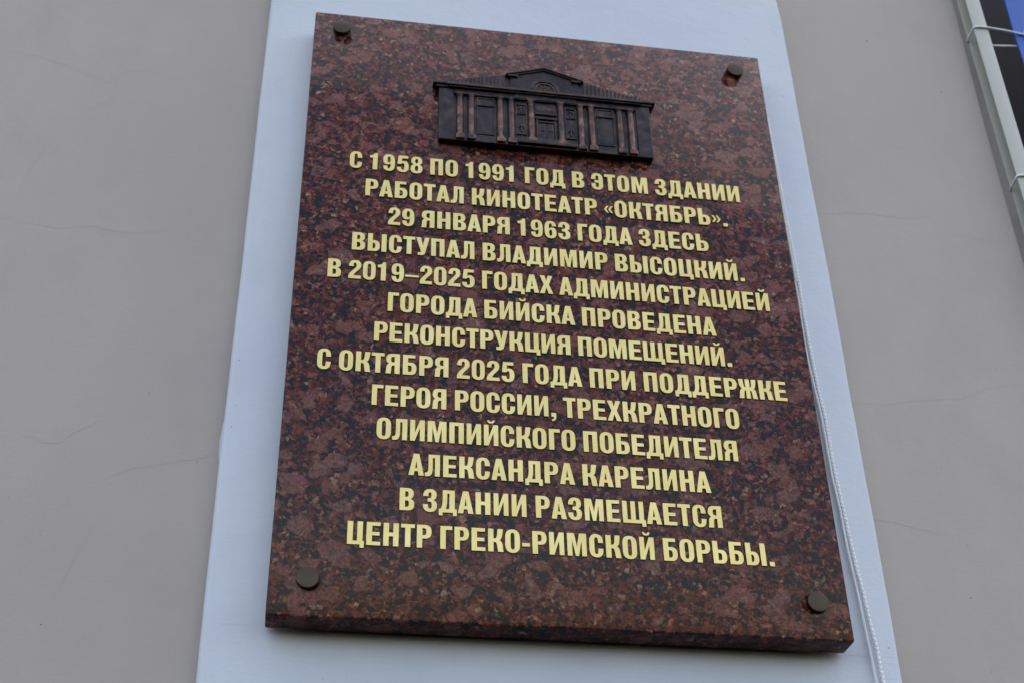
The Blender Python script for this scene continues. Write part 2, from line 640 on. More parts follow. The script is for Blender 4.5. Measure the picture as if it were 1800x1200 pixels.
# ------------------------------------------------------------------ lettering: condensed bold Cyrillic, cap height 100
def ring(w, hole=True):
    h = w / 2
    s = "M%g,101.5 C%g,101.5 %g,90 %g,66 L%g,34 C%g,10 %g,-1.5 %g,-1.5 C%g,-1.5 0,10 0,34 L0,66 C0,90 %g,101.5 %g,101.5Z" % (h, h + 19, w, w, w, w, h + 19, h, h - 19, h - 19, h)
    a, b = h - 7.6, h + 7.6
    s += " M%g,86 C%g,86 %g,81 %g,70 L%g,30 C%g,19 %g,14 %g,14 C%g,14 %g,19 %g,30 L%g,70 C%g,81 %g,86 %g,86Z" % (h, h + 5.5, b, b, b, b, h + 5.5, h, h - 5.5, a, a, a, a, h - 5.5, h)
    return s


I_ = "M0,100 L0,0 L20,0 L40,62 L40,0 L60,0 L60,100 L40,100 L20,38 L20,100Z"
SOFT = "M0,0 L0,100 L22,100 L22,62 L%g,62 C%g,62 %g,51 %g,31.5 C%g,11 %g,0 %g,0Z M22,46.5 L%g,46.5 C%g,46.5 %g,41 %g,31 C%g,21 %g,15.5 %g,15.5 L22,15.5Z"


def soft(w):
    return SOFT % (w - 25, w - 8, w, w, w, w - 8, w - 25, w - 30, w - 23, w - 21, w - 21, w - 21, w - 23, w - 30)


D3 = "M1,68 C1,91 11,101.5 28,101.5 C46,101.5 55,92 55,75 C55,63 51,55 42,52.5 C52,49.5 57,41 57,28 C57,8 46,-1.5 28,-1.5 C10,-1.5 0,10 0,33 L21,33 C21,19 23,14 28,14 C33.5,14 35.5,19 35.5,29 C35.5,40 33,44 26,44 L19,44 L19,60 L26,60 C32,60 34,64 34,73 C34,82 32.5,86 28,86 C23.5,86 22,82 22,68Z"
G = {   # glyph: (path, width, left bearing, right bearing)
    'А': ("M0,0 L20,100 L43,100 L63,0 L41,0 L38,19 L25,19 L22,0Z M27.3,34 L35.8,34 L31.6,71Z", 63, 0.8, 0.8),
    'Б': ("M0,0 L0,100 L52,100 L52,84 L22,84 L22,62 L33,62 C50,62 58,51 58,31.5 C58,11 50,0 33,0Z M22,46.5 L28,46.5 C35,46.5 37,41 37,31 C37,21 35,15.5 28,15.5 L22,15.5Z", 58, 5.5, 3.8),
    'В': ("M0,0 L0,100 L32,100 C48,100 56,91 56,75 C56,63 52,55 43,52 C54,49 59,41 59,28 C59,9 50,0 33,0Z M22,84 L28,84 C33,84 35,80.5 35,73 C35,65 33,60.5 27,60.5 L22,60.5Z M22,44 L28,44 C35,44 37,38 37,30 C37,21 34,16 28,16 L22,16Z", 59, 5.5, 3.8),
    'Г': ("M0,0 L0,100 L47,100 L47,83 L22,83 L22,0Z", 47, 5.5, 1.5),
    'Д': ("M0,-14 L16,-14 L16,0 L56,0 L56,-14 L72,-14 L72,16.5 L64,16.5 L64,100 L15,100 L15,62 C15,40 13,25 7,16.5 L0,16.5Z M28,16.5 C32,27 34,42 34,62 L34,84 L42,84 L42,16.5Z", 72, 1.2, 1.2),
    'Е': ("M0,0 L55,0 L55,16.5 L22,16.5 L22,42 L51,42 L51,58 L22,58 L22,83.5 L54,83.5 L54,100 L0,100Z", 55, 5.5, 3.5),
    'Ж': ("M56,100 L56,58 C60,58 62,62 63,72 C64,86 64,94 65,100 L86,100 C85,94 84.5,84 83,74 C81,60 78,53 72,51 C79,48.5 82,41 84,28 C85,16 86,6 88,0 L66,0 C65,6 64.5,16 63,27 C62,38 60,42 56,42 L56,0 L36,0 L36,42 C32,42 30,38 29,27 C27.5,16 27,6 26,0 L4,0 C6,6 7,16 8,28 C10,41 13,48.5 20,51 C14,53 11,60 9,74 C7.5,84 7,94 6,100 L27,100 C28,94 28,86 29,72 C30,62 32,58 36,58 L36,100Z", 88, -2.5, 1.0),
    'З': (D3, 57, 2.8, 3.8),
    'И': (I_, 60, 5.5, 5.5),
    'Й': (I_ + " M14,122 C15,109.5 21,106 30,106 C39,106 45,109.5 46,122 L36.5,122 C35.5,117 33.5,115.2 30,115.2 C26.5,115.2 24.5,117 23.5,122Z", 60, 5.5, 5.5),
    'К': ("M0,0 L0,100 L22,100 L22,58 L25,58 C31,58 34,62 35,72 C36.5,86 37,94 38,100 L60,100 C59,94 58,84 56.5,74 C54.5,60 51.5,53 45,51 C53,48.5 56,41 58,28 C59.5,16 60,6 62,0 L39.5,0 C38,6 37,16 35.5,27 C34,38 31,42 25,42 L22,42 L22,0Z", 62, 5.5, 0.8),
    'Л': ("M61,0 L61,100 L14,100 L14,48 C14,25 12,17 5,16.5 L0,16.5 L0,0 C3,-1.5 7,-1.5 10,-1.5 C26,-1.5 32,11 32,42 L32,83.5 L40,83.5 L40,0Z", 61, 1.0, 5.5),
    'М': ("M0,0 L0,100 L29,100 L39,41 L49,100 L78,100 L78,0 L58,0 L58,70 L46,0 L32,0 L20,70 L20,0Z", 78, 5.5, 5.5),
    'Н': ("M0,0 L22,0 L22,42 L38,42 L38,0 L60,0 L60,100 L38,100 L38,59 L22,59 L22,100 L0,100Z", 60, 5.5, 5.5),
    'О': (ring(59), 59, 3.8, 3.8),
    'П': ("M0,0 L22,0 L22,83 L38,83 L38,0 L60,0 L60,100 L0,100Z", 60, 5.5, 5.5),
    'Р': ("M0,0 L22,0 L22,40 L32,40 C50,40 58,51 58,70 C58,89 50,100 32,100 L0,100Z M22,84.5 L28,84.5 C35,84.5 37,80 37,70 C37,60 35,55.5 28,55.5 L22,55.5Z", 58, 5.5, 2.5),
    'С': ("M57,62 L36,62 L36,68 C36,81 34,86 29,86 C23,86 21.5,81 21.5,70 L21.5,30 C21.5,19 23,14 29,14 C34,14 36,19 36,32 L36,38 L57,38 L57,34 C57,10 47,-1.5 29,-1.5 C10,-1.5 0,10 0,34 L0,66 C0,90 10,101.5 29,101.5 C47,101.5 57,90 57,66Z", 57, 3.8, 3.2),
    'Т': ("M16,0 L38,0 L38,83 L54,83 L54,100 L0,100 L0,83 L16,83Z", 54, 1.2, 1.2),
    'У': ("M0,100 L22,100 L31.5,52 L39,100 L60,100 L43,18 C40,4 34,-1.5 22,-1.5 C17,-1.5 12,-1 8,0 L8,16 C11,15 14,15 16,15 C20,15 22,17 22,20 C22,22 21.5,24 21,26Z", 60, 0.8, 0.8),
    'Х': ("M0,0 L22,0 L31,32 L40,0 L62,0 L43,51 L60,100 L38,100 L31,71 L24,100 L2,100 L19,51Z", 62, 0.8, 0.8),
    'Ц': ("M0,100 L0,0 L49,0 L49,-14 L66,-14 L66,16.5 L60,16.5 L60,100 L38,100 L38,16.5 L22,16.5 L22,100Z", 66, 5.5, 1.0),
    'Щ': ("M0,100 L0,0 L78,0 L78,-14 L95,-14 L95,16.5 L88,16.5 L88,100 L68,100 L68,16.5 L54,16.5 L54,100 L34,100 L34,16.5 L20,16.5 L20,100Z", 95, 5.5, 1.0),
    'Ы': (soft(54) + " M61,0 L61,100 L83,100 L83,0Z", 83, 5.5, 5.5),
    'Ь': (soft(58), 58, 5.5, 3.5),
    'Э': ("M0,62 L0,66 C0,90 10,101.5 28,101.5 C47,101.5 57,90 57,66 L57,34 C57,10 47,-1.5 28,-1.5 C10,-1.5 0,10 0,34 L0,38 L21,38 L21,32 C21,19 23,14 28,14 C34,14 35.5,19 35.5,30 L35.5,42 L16,42 L16,58 L35.5,58 L35.5,70 C35.5,81 34,86 28,86 C23,86 21,81 21,68 L21,62Z", 57, 3.2, 3.8),
    'Я': ("M60,0 L60,100 L28,100 C10,100 2,90 2,72 C2,60 7,53 14,50 C6,47 4,40 3,28 C2.5,14 2,6 0,0 L22.5,0 C23.8,5 24,12 24.3,22 C24.6,36 26,41 33,41 L38,41 L38,0Z M38,84 L32,84 C25,84 23,79 23,70.5 C23,62 25,57 32,57 L38,57Z", 60, 2.0, 5.5),
    '0': (ring(56), 56, 3, 3),
    '1': ("M14,0 L36,0 L36,101 L22,101 C20,91 13,86 0,86 L0,71 L14,71Z", 36, 5, 20.5),
    '2': ("M0,0 L0,14 C3,30 14,40 24,52 C31,60 34,66 34,73 C34,82 32,86 28,86 C23,86 21,81 21,66 L1,66 C1,91 11,101.5 28,101.5 C46,101.5 55,91 55,74 C55,60 48,52 39,42 C31,33 26,26 23,17.5 L55,17.5 L55,0Z", 55, 3.2, 3.6),
    '3': (D3, 57, 2.5, 2.5),
    '5': ("M2,47 L7,100 L52,100 L52,83 L24,83 L22,63 C25,66.5 29,68 34,68 C48,68 56,56 56,34 C56,10 46,-1.5 28,-1.5 C10,-1.5 0,8 0,29 L20.5,29 C20.5,18 23,14 28,14 C33.5,14 35,20 35,34 C35,48 33,53 28,53 C24.5,53 22,51 21.5,47Z", 56, 3.2, 2.8),
    '6': ("M55,70 C55,91 45,101.5 29,101.5 C9,101.5 0,88 0,50 C0,12 9,-1.5 29,-1.5 C47,-1.5 56,10 56,33 C56,53 49,63 36,63 C29,63 24,60 21,55 C21,78 22.5,86 29,86 C33,86 34.5,82 34.5,70Z M28.5,48.5 C33.5,48.5 35,43 35,31.5 C35,19 33.5,14 28.5,14 C23.5,14 21.5,19 21.5,31 C21.5,43 23.5,48.5 28.5,48.5Z", 56, 3, 3),
    '8': ("M28,101.5 C45,101.5 54,93 54,76 C54,64 50,56 41,52.5 C51,49.5 56,41 56,28 C56,8 46,-1.5 28,-1.5 C10,-1.5 0,8 0,28 C0,41 5,49.5 15,52.5 C6,56 2,64 2,76 C2,93 11,101.5 28,101.5Z M28,87 C33,87 34.5,82.5 34.5,74 C34.5,64.5 33,60 28,60 C23,60 21.5,64.5 21.5,74 C21.5,82.5 23,87 28,87Z M28,45 C33.5,45 35.5,40 35.5,29.5 C35.5,18 33.5,13 28,13 C22.5,13 20.5,18 20.5,29.5 C20.5,40 22.5,45 28,45Z", 56, 3, 3),
    '.': ("M0,0 L21,0 L21,20 L0,20Z", 21, 5.5, 5.5),
    ',': ("M0,0 L0,20 L21,20 L21,2 C21,-12 15,-20 2,-22 L2,-13 C8,-11.5 11,-7 11,0Z", 21, 5.5, 5.5),
    '-': ("M0,29 L31,29 L31,45 L0,45Z", 31, 3, 3),
    '–': ("M0,32 L60,32 L60,43.5 L0,43.5Z", 60, 0.5, 0.5),
    '«': ("M0,42 L13,63 L23,63 L11,42 L23,21 L13,21Z M20,42 L33,63 L43,63 L31,42 L43,21 L33,21Z", 43, 3.5, 2.5),
    '»': ("M43,42 L30,63 L20,63 L32,42 L20,21 L30,21Z M23,42 L10,63 L0,63 L12,42 L0,21 L10,21Z", 43, 2.5, 3.5),
}


def flip180(path, cx, cy):
    out = []
    for tok in path.replace('Z', ' Z').split():
        if tok == 'Z':
            out.append('Z')
            continue
        h = tok[0] if tok[0] in 'MLC' else ''
        x, y = (float(v) for v in tok[len(h):].split(','))
        out.append('%s%g,%g' % (h, 2 * cx - x, 2 * cy - y))
    return ' '.join(out)


G['9'] = (flip180(G['6'][0], 28, 50), 56, 3, 3)
SPACE = 23


def contours(path, n=7):
    cs, cur, cmd, buf = [], [], 'M', []
    for tok in path.replace('Z', ' Z').split():
        if tok == 'Z':
            cs.append(cur)
            cur = []
            continue
        if tok[0] in 'MLC':
            cmd = tok[0]
            tok = tok[1:]
            buf = []
        x, y = (float(v) for v in tok.split(','))
        if cmd in 'ML':
            cur.append((x, y))
        else:
            buf.append((x, y))
            if len(buf) == 3:
                p0 = cur[-1]
                for i in range(1, n + 1):
                    t = i / n
                    u = 1 - t
                    cur.append(tuple(u ** 3 * p0[k] + 3 * u * u * t * buf[0][k] + 3 * u * t * t * buf[1][k] + t ** 3 * buf[2][k] for k in (0, 1)))
                buf = []
    out = []
    for c in cs:
        d = [c[0]]
        for p in c[1:]:
            if math.hypot(p[0] - d[-1][0], p[1] - d[-1][1]) > 0.05:
                d.append(p)
        if math.hypot(d[0][0] - d[-1][0], d[0][1] - d[-1][1]) < 0.05:
            d.pop()
        out.append(d)
    return out


LT = 0.0009                                    # letter thickness


def lettering(name, glyphs, scale, x0, base_y, parent):
    """glyphs = [(char, x in font units)]; one raised metal mesh, its back just on the stone"""
    cu = bpy.data.curves.new(name, 'CURVE')
    cu.dimensions = '2D'
    cu.fill_mode = 'BOTH'
    cu.extrude = LT / 2
    cu.bevel_depth = 0.00016
    cu.bevel_resolution = 0
    cu.offset = -0.00016
    for ch, gx in glyphs:
        for c in contours(G[ch][0]):
            sp = cu.splines.new('POLY')
            sp.points.add(len(c) - 1)
            for p, (x, y) in zip(sp.points, c):
                p.co = ((gx + x) * scale, y * scale, 0, 1)
            sp.use_cyclic_u = True
    tmp = bpy.data.objects.new('tmp', cu)
    COL.objects.link(tmp)
    dg = bpy.context.evaluated_depsgraph_get()
    dg.update()
    me = bpy.data.meshes.new_from_object(tmp.evaluated_get(dg), depsgraph=dg)
    bpy.data.objects.remove(tmp)
    bpy.data.curves.remove(cu)
    me.name = name
    g0 = glyphs[0][1]
    me.transform(Matrix.Translation((-g0 * scale, 0, 0)))
    me.transform(Matrix.Rotation(math.pi / 2, 4, 'X'))     # letters stand upright in the facade plane
    o = link(name, me, M_GOLD, parent)
    o.location = W(x0 + g0 * scale, base_y, -LT / 2 - 0.0004) - world_origin(parent)
    return o


LINES = ["С 1958 ПО 1991 ГОД В ЭТОМ ЗДАНИИ", "РАБОТАЛ КИНОТЕАТР «ОКТЯБРЬ».", "29 ЯНВАРЯ 1963 ГОДА ЗДЕСЬ", "ВЫСТУПАЛ ВЛАДИМИР ВЫСОЦКИЙ.",
         "В 2019–2025 ГОДАХ АДМИНИСТРАЦИЕЙ", "ГОРОДА БИЙСКА ПРОВЕДЕНА", "РЕКОНСТРУКЦИЯ ПОМЕЩЕНИЙ.", "С ОКТЯБРЯ 2025 ГОДА ПРИ ПОДДЕРЖКЕ",
         "ГЕРОЯ РОССИИ, ТРЕХКРАТНОГО", "ОЛИМПИЙСКОГО ПОБЕДИТЕЛЯ", "АЛЕКСАНДРА КАРЕЛИНА", "В ЗДАНИИ РАЗМЕЩАЕТСЯ", "ЦЕНТР ГРЕКО-РИМСКОЙ БОРЬБЫ."]
WIDTHS = [.4886, .4475, .3909, .4722, .5241, .3841, .4123, .5337, .4116, .3984, .3284, .3452, .4493]
CAPH = 0.0262
for i, (txt, wid) in enumerate(zip(LINES, WIDTHS)):
    by = 0.2650 + 0.04170 * i
    # natural layout, then a little tracking so that the line has its measured length
    pos, x = [], 0.0
    for ch in txt:
        if ch == ' ':
            pos.append((ch, x))
            x += SPACE
            continue
        p, w, a, b = G[ch]
        pos.append((ch, x + a))
        x += a + w + b
    lead = G[txt[0]][2]
    nat = x - lead - G[txt[-1]][3]
    sc = CAPH / 100
    tr = (wid / sc - nat) / (len(txt) - 1)
    print('line', i + 1, 'tracking', round(tr, 2))
    xs0 = 0.2996 - wid / 2
    line = empty('text_line', W(xs0, by, 0), plq)
    word = []
    for k, (ch, gx) in enumerate(pos + [(' ', 0)]):
        if ch == ' ':
            if word:
                lettering('word', word, sc, xs0, by, line)
            word = []
        else:
            word.append((ch, gx - lead + tr * k))

# ------------------------------------------------------------------ bronze relief of a columned building
CX = 0.2985
rel = empty('building_relief', W(CX, 0.2115, 0), plq)
rel['label'] = 'dark bronze relief of a columned building with a gabled centre'


def sym(u0, u1):
    return ((CX + u0, CX + u1), (CX - u1, CX - u0))


Z_W = -0.0080     # face of the relief's wall
bm = bmesh.new()
box(bm, CX - 0.1365, CX + 0.1365, 0.1150, 0.2108, Z_W, -0.0002, 0.0008)
obj('facade', bm, M_BRONZE, rel)
# end blocks (wings)
for a, b in sym(0.1178, 0.1362):
    bm = bmesh.new()
    box(bm, a, b, 0.1255, 0.2120, Z_W - 0.0020, -0.0010, 0.0008)
    obj('corner_pier', bm, M_BRONZE, rel)
# roof with standing seams
bm = bmesh.new()
poly(bm, [(CX - 0.1415, 0.1190), (CX - 0.1405, 0.1122), (CX - 0.0500, 0.0886), (CX + 0.0500, 0.0886), (CX + 0.1405, 0.1122), (CX + 0.1415, 0.1190)], -0.0070, -0.0003)
for s in (-1, 1):
    for k in range(17):
        u = 0.0525 + k * 0.00525
        yt = 0.0886 + (u - 0.05) / 0.0905 * 0.0236 - 0.0003
        x = CX + s * u
        box(bm, x - 0.0010, x + 0.0010, yt, 0.1190, -0.0088, -0.0062, 0.0003)
obj('roof', bm, M_BRONZE, rel)
# cornice and frieze
bm = bmesh.new()
box(bm, CX - 0.1445, CX + 0.1445, 0.1160, 0.1196, Z_W - 0.0050, -0.0004, 0.0007)
box(bm, CX - 0.1400, CX + 0.1400, 0.1196, 0.1232, Z_W - 0.0026, -0.0005, 0.0006)
box(bm, CX - 0.1262, CX + 0.1262, 0.1205, 0.1227, Z_W - 0.0078, -0.0006, 0.0007)
box(bm, CX - 0.1240, CX + 0.1240, 0.1227, 0.1245, Z_W - 0.0056, -0.0007, 0.0006)
obj('cornice', bm, M_BRONZE, rel)
bm = bmesh.new()
box(bm, CX - 0.1172, CX + 0.1172, 0.1244, 0.1322, Z_W - 0.0018, -0.0008, 0.0006)
box(bm, CX - 0.1176, CX + 0.1176, 0.1314, 0.1338, Z_W - 0.0030, -0.0009, 0.0006)
box(bm, CX - 0.0395, CX + 0.0395, 0.1243, 0.1312, Z_W - 0.0030, -0.0010, 0.0006)
box(bm, CX - 0.0405, CX + 0.0405, 0.1296, 0.1326, Z_W - 0.0042, -0.0011, 0.0006)
obj('frieze', bm, M_BRONZE, rel)
# gable
bm = bmesh.new()
poly(bm, [(CX - 0.0440, 0.1190), (CX - 0.0440, 0.0910), (CX, 0.0765), (CX + 0.0440, 0.0910), (CX + 0.0440, 0.1190)], -0.0092, -0.0004)
obj('gable', bm, M_BRONZE, rel)
bm = bmesh.new()
poly(bm, [(CX - 0.0510, 0.0925), (CX - 0.0510, 0.0902), (CX, 0.0722), (CX + 0.0510, 0.0902), (CX + 0.0510, 0.0925), (CX, 0.0748)], -0.0126, -0.0005, 0.0005)
poly(bm, [(CX - 0.0480, 0.0938), (CX - 0.0480, 0.0916), (CX, 0.0746), (CX + 0.0480, 0.0916), (CX + 0.0480, 0.0938), (CX, 0.0772)], -0.0110, -0.0006, 0.0005)
for s in (-1, 1):
    a, b = sorted((CX + s * 0.0475, CX + s * 0.0348))
    box(bm, a, b, 0.0908, 0.0942, -0.0120, -0.0007, 0.0007)
obj('gable_moulding', bm, M_BRONZE, rel)


def arc_pts(r, n=18, yc=0.1135):
    return [(CX + r * math.cos(math.pi - math.pi * i / n), yc - r * math.sin(math.pi - math.pi * i / n)) for i in range(n + 1)]


bm = bmesh.new()
o_, i_ = arc_pts(0.0192), arc_pts(0.0160)
poly(bm, o_ + list(reversed(i_)), -0.0108, -0.0088, 0.0004)
o_, i_ = arc_pts(0.0140), arc_pts(0.0122)
poly(bm, o_ + list(reversed(i_)), -0.0104, -0.0087, 0.0003)
obj('arched_window', bm, M_BRONZE, rel, smooth=40)
bm = bmesh.new()
for a in (50, 90, 130):
    x, y = math.cos(R(a)) * 0.0124, math.sin(R(a)) * 0.0124
    tube(bm, [W(CX, 0.1135, -0.0094), W(CX + x, 0.1135 - y, -0.0094)], 0.0006, 6)
tube(bm, [W(*p, -0.0094) for p in arc_pts(0.0060)], 0.0005, 6)
obj('glazing_bars', bm, M_COPPER, rel)


# columns with capital, base and plinth
def column(u, y_base, wide):
    x = CX + u
    bm = bmesh.new()
    cz = Z_W - 0.0012
    r = 0.0047
    lathe_y(bm, x, cz, [(0.1385, r * 0.84), (0.155, r * 0.88), (0.180, r * 0.96), (y_base - 0.0036, r), (y_base - 0.0029, r * 1.14), (y_base - 0.0008, r * 1.16), (y_base, r * 1.08)], 18)
    obj('column', bm, M_COPPER, rel, smooth=50)
    bm = bmesh.new()
    box(bm, x - 0.0054, x + 0.0054, 0.1340, 0.1358, cz - 0.0050, -0.002, 0.0006)
    lathe_y(bm, x, cz, [(0.1355, r * 1.06), (0.1366, r * 1.04), (0.1376, r * 0.9), (0.1387, r * 0.94)], 16)
    obj('capital', bm, M_COPPER, rel, smooth=40)
    bm = bmesh.new()
    box(bm, x - wide, x + wide, y_base - 0.0004, y_base + 0.0062, cz - 0.0056, -0.002, 0.0008)
    obj('plinth', bm, M_COPPER, rel)


for s in (-1, 1):
    for u, yb in ((0.1100, 0.2055), (0.0958, 0.2055), (0.0588, 0.2055), (0.0448, 0.2055), (0.0190, 0.2010)):
        column(s * u, yb, 0.0054)
# tall windows
for s in (-1, 1):
    xc = CX + s * 0.0772
    bm = bmesh.new()
    w, t = 0.0112, 0.0017
    for x0, x1, y0, y1 in ((xc - w, xc - w + t, .1362, .1968), (xc + w - t, xc + w, .1362, .1968), (xc - w, xc + w, .1352, .1372), (xc - w, xc + w, .1958, .1980), (xc - w - .0006, xc + w + .0006, .1478, .1502)):
        box(bm, x0, x1, y0, y1, Z_W - (0.0024 if y1 < .16 and y0 > .14 else 0.0014), Z_W + 0.001, 0.0005)
    obj('window', bm, M_BRONZE, rel)
    bm = bmesh.new()
    box(bm, xc - w + 0.0026, xc + w - 0.0026, 0.1512, 0.1950, Z_W - 0.0008, Z_W + 0.001, 0.0004)
    box(bm, xc - w + 0.0026, xc + w - 0.0026, 0.1382, 0.1470, Z_W - 0.0008, Z_W + 0.001, 0.0004)
    obj('shutter_panel', bm, M_BRONZE, rel)
    bm = bmesh.new()
    box(bm, xc - 0.0125, xc + 0.0125, 0.2000, 0.2112, Z_W - 0.0014, Z_W + 0.001, 0.0006)
    obj('window_apron', bm, M_BRONZE, rel)
# centre bay: side panels, signboard and door
for s in (-1, 1):
    xc = CX + s * 0.0318
    bm = bmesh.new()
    for y0, y1 in ((.1405, .1417), (.1560, .1574), (.1905, .1921)):
        box(bm, xc - 0.0066, xc + 0.0066, y0, y1, Z_W - 0.0016, Z_W + 0.001, 0.0004)
    box(bm, xc - 0.0070, xc - 0.0059, .1402, .1923, Z_W - 0.0011, Z_W + 0.001, 0.0003)
    box(bm, xc + 0.0059, xc + 0.0070, .1402, .1923, Z_W - 0.0011, Z_W + 0.001, 0.0003)
    for yy, hh in ((.1440, .0095), (.1755, .0115)):
        box(bm, xc - 0.0007, xc + 0.0007, yy, yy + hh, Z_W - 0.0014, Z_W + 0.001, 0.0003)
        box(bm, xc - 0.0034, xc + 0.0034, yy + 0.0012, yy + 0.0024, Z_W - 0.0016, Z_W + 0.001, 0.0003)
        box(bm, xc - 0.0037, xc - 0.0025, yy, yy + 0.005, Z_W - 0.0013, Z_W + 0.001, 0.0003)
        box(bm, xc + 0.0025, xc + 0.0037, yy, yy + 0.005, Z_W - 0.0013, Z_W + 0.001, 0.0003)
    obj('poster_panel', bm, M_BRONZE, rel)
bm = bmesh.new()
box(bm, CX - 0.0132, CX + 0.0132, .1390, .1530, Z_W - 0.0008, Z_W + 0.001, 0.0003)
box(bm, CX - 0.0138, CX + 0.0138, .1530, .1556, Z_W - 0.0024, Z_W + 0.001, 0.0006)
rnd = random.Random(3)
for k in range(11):
    x = CX - 0.0112 + k * 0.00224
    h = rnd.uniform(.0050, .0080)
    box(bm, x - 0.0006, x + 0.0006, .1425, .1425 + h, Z_W - 0.0020, Z_W, 0.0002)
obj('signboard', bm, M_BRONZE, rel)
bm = bmesh.new()
for x0, x1, y0, y1, zz in ((-.0132, -.0105, .1632, .2005, .0022), (.0105, .0132, .1632, .2005, .0022), (-.0146, .0146, .1612, .1640, .0032), (-.0105, .0105, .1668, .1690, .0024)):
    box(bm, CX + x0, CX + x1, y0, y1, Z_W - zz, Z_W + 0.001, 0.0005)
obj('door_surround', bm, M_BRONZE, rel)
bm = bmesh.new()
for s in (-1, 1):
    a, b = sorted((CX + s * 0.0004, CX + s * 0.0099))
    box(bm, a, b, .1692, .2004, Z_W - 0.0010, Z_W + 0.001, 0.0003)
    box(bm, a + 0.0018, b - 0.0018, .1715, .1835, Z_W - 0.0018, Z_W, 0.0004)
    box(bm, a + 0.0018, b - 0.0018, .1855, .1982, Z_W - 0.0018, Z_W, 0.0004)
obj('door', bm, M_BRONZE, rel)
# steps
bm = bmesh.new()
box(bm, CX - 0.0280, CX + 0.0280, .2006, .2052, Z_W - 0.0062, -0.0012, 0.0007)
box(bm, CX - 0.0375, CX + 0.0375, .2052, .2102, Z_W - 0.0072, -0.0013, 0.0008)
obj('steps', bm, M_BRONZE, rel)
bm = bmesh.new()
box(bm, CX - 0.1172, CX + 0.1172, .2090, .2128, Z_W - 0.0030, -0.0014, 0.0007)
obj('socle', bm, M_BRONZE, rel)


# ------------------------------------------------------------------ cords hanging beside the plaque
def spline(pts, n):
    out = []
    for i in range(len(pts) - 1):
        p0, p1, p2, p3 = pts[max(i - 1, 0)], pts[i], pts[i + 1], pts[min(i + 2, len(pts) - 1)]
        for k in range(n):
            t = k / n
            out.append(0.5 * ((2 * p1) + (p2 - p0) * t + (2 * p0 - 5 * p1 + 4 * p2 - p3) * t * t + (3 * p1 - p0 - 3 * p2 + p3) * t ** 3))
    out.append(pts[-1])
    return out


def resample(pts, step):
    out = [pts[0]]
    acc = 0.0
    for a, b in zip(pts, pts[1:]):
        L = (b - a).length
        d = step - acc
        while d <= L:
            out.append(a + (b - a) * (d / L))
            d += step
        acc = L - (d - step)
    return out


def cord(px, z, r, strands, pitch, sr, both=False):
    pts = [W(*ray(x, y, z), z) for x, y in px]
    first, last = pts[0], pts[-1]
    pts = [Vector((first.x - 0.004, first.y + 0.003, first.z + 0.25))] + pts + [Vector((last.x + 0.006, last.y, last.z - 0.15))]
    path = resample(spline(pts, 24), pitch / 10)
    bm = bmesh.new()
    for sgn in ((1, -1) if both else (1,)):
        for s in range(strands):
            ps = []
            for i, p in enumerate(path):
                a = sgn * (2 * math.pi * i / 10 / (1 if not both else 1)) + 2 * math.pi * s / strands
                wob = 1.0 + (0.12 * math.sin(2 * a * strands / 2) * sgn if both else 0)
                ps.append(p + Vector((math.cos(a), math.sin(a), 0)) * r * wob)
            tube(bm, ps, sr, 6)
    tube(bm, path, r * 0.9, 8)
    return bm, pts[0]


CL = [(1393, 462), (1398, 500), (1404, 533), (1412, 592), (1423.5, 650), (1440, 716), (1451, 772), (1462, 835), (1475, 890), (1486, 948), (1497.5, 1000), (1509, 1050), (1519.5, 1100), (1530, 1150), (1541, 1200)]
CR = [(1397, 462), (1404, 500), (1411, 544), (1422, 605), (1432, 655), (1442, 700), (1452, 742), (1461, 798), (1471, 847), (1482.5, 896), (1494, 948), (1505, 996), (1516, 1038), (1527, 1085), (1539, 1133), (1553, 1198)]
bm, og = cord(CL, 0.0335, 0.00100, 3, 0.0080, 0.00092)
o = obj('cord', bm, M_CORD, None, og, smooth=60)
tag(o, 'thin twisted white cord hanging along the plaque edge, left of the thicker braided cord', 'cord', 'white cords hanging beside the plaque')
bm, og = cord(CR, 0.0345, 0.00125, 2, 0.0105, 0.00118, True)
o = obj('cord', bm, M_CORD, None, og, smooth=60)
tag(o, 'thicker braided white cord hanging before the pilaster, right of the thin twisted cord', 'cord', 'white cords hanging beside the plaque')

# ------------------------------------------------------------------ white frame tube, blue banner and cable ties on the right
TX0, TX1, TZ0, TZ1 = 0.9605, 0.9832, 0.0345, 0.0570
fr = empty('banner_rail', W(TX0, 1.9, TZ0))
tag(fr, 'pale white upright rail of the banner frame standing beside the wall edge', 'frame')
bm = bmesh.new()
# an open channel: front flange, web on the right, narrow back flange
poly_c = [(TX0, TZ0), (TX1, TZ0), (TX1, TZ1), (TX0, TZ1), (TX0, TZ1 - 0.0018), (TX1 - 0.0020, TZ1 - 0.0018), (TX1 - 0.0020, TZ0 + 0.0018), (TX0, TZ0 + 0.0018)]
ca = [bm.verts.new(W(x, -1.2, z)) for x, z in poly_c]
cb = [bm.verts.new(W(x, 1.9, z)) for x, z in poly_c]
for i in range(8):
    bm.faces.new((ca[i], ca[(i + 1) % 8], cb[(i + 1) % 8], cb[i]))
bm.faces.new(ca)
bm.faces.new(list(reversed(cb)))
bmesh.ops.bevel(bm, geom=[e for e in bm.edges if abs(e.verts[0].co.z - e.verts[1].co.z) > 1], offset=0.0006, segments=2, profile=0.5, affect='EDGES')
obj('upright_channel', bm, M_TUBE, fr, smooth=40)
for yy in (-1.2, 1.8773):
    bm = bmesh.new()
    box(bm, TX1, 2.02, yy, yy + 0.0227, TZ0 + 0.0003, TZ1 - 0.0003, 0.002, 2)
    obj('cross_tube', bm, M_TUBE, fr, smooth=40)
bm = bmesh.new()
box(bm, 2.02, 2.0427, -1.2, 1.9, TZ0, TZ1, 0.0014, 2)
obj('upright_tube', bm, M_TUBE, fr, smooth=40)

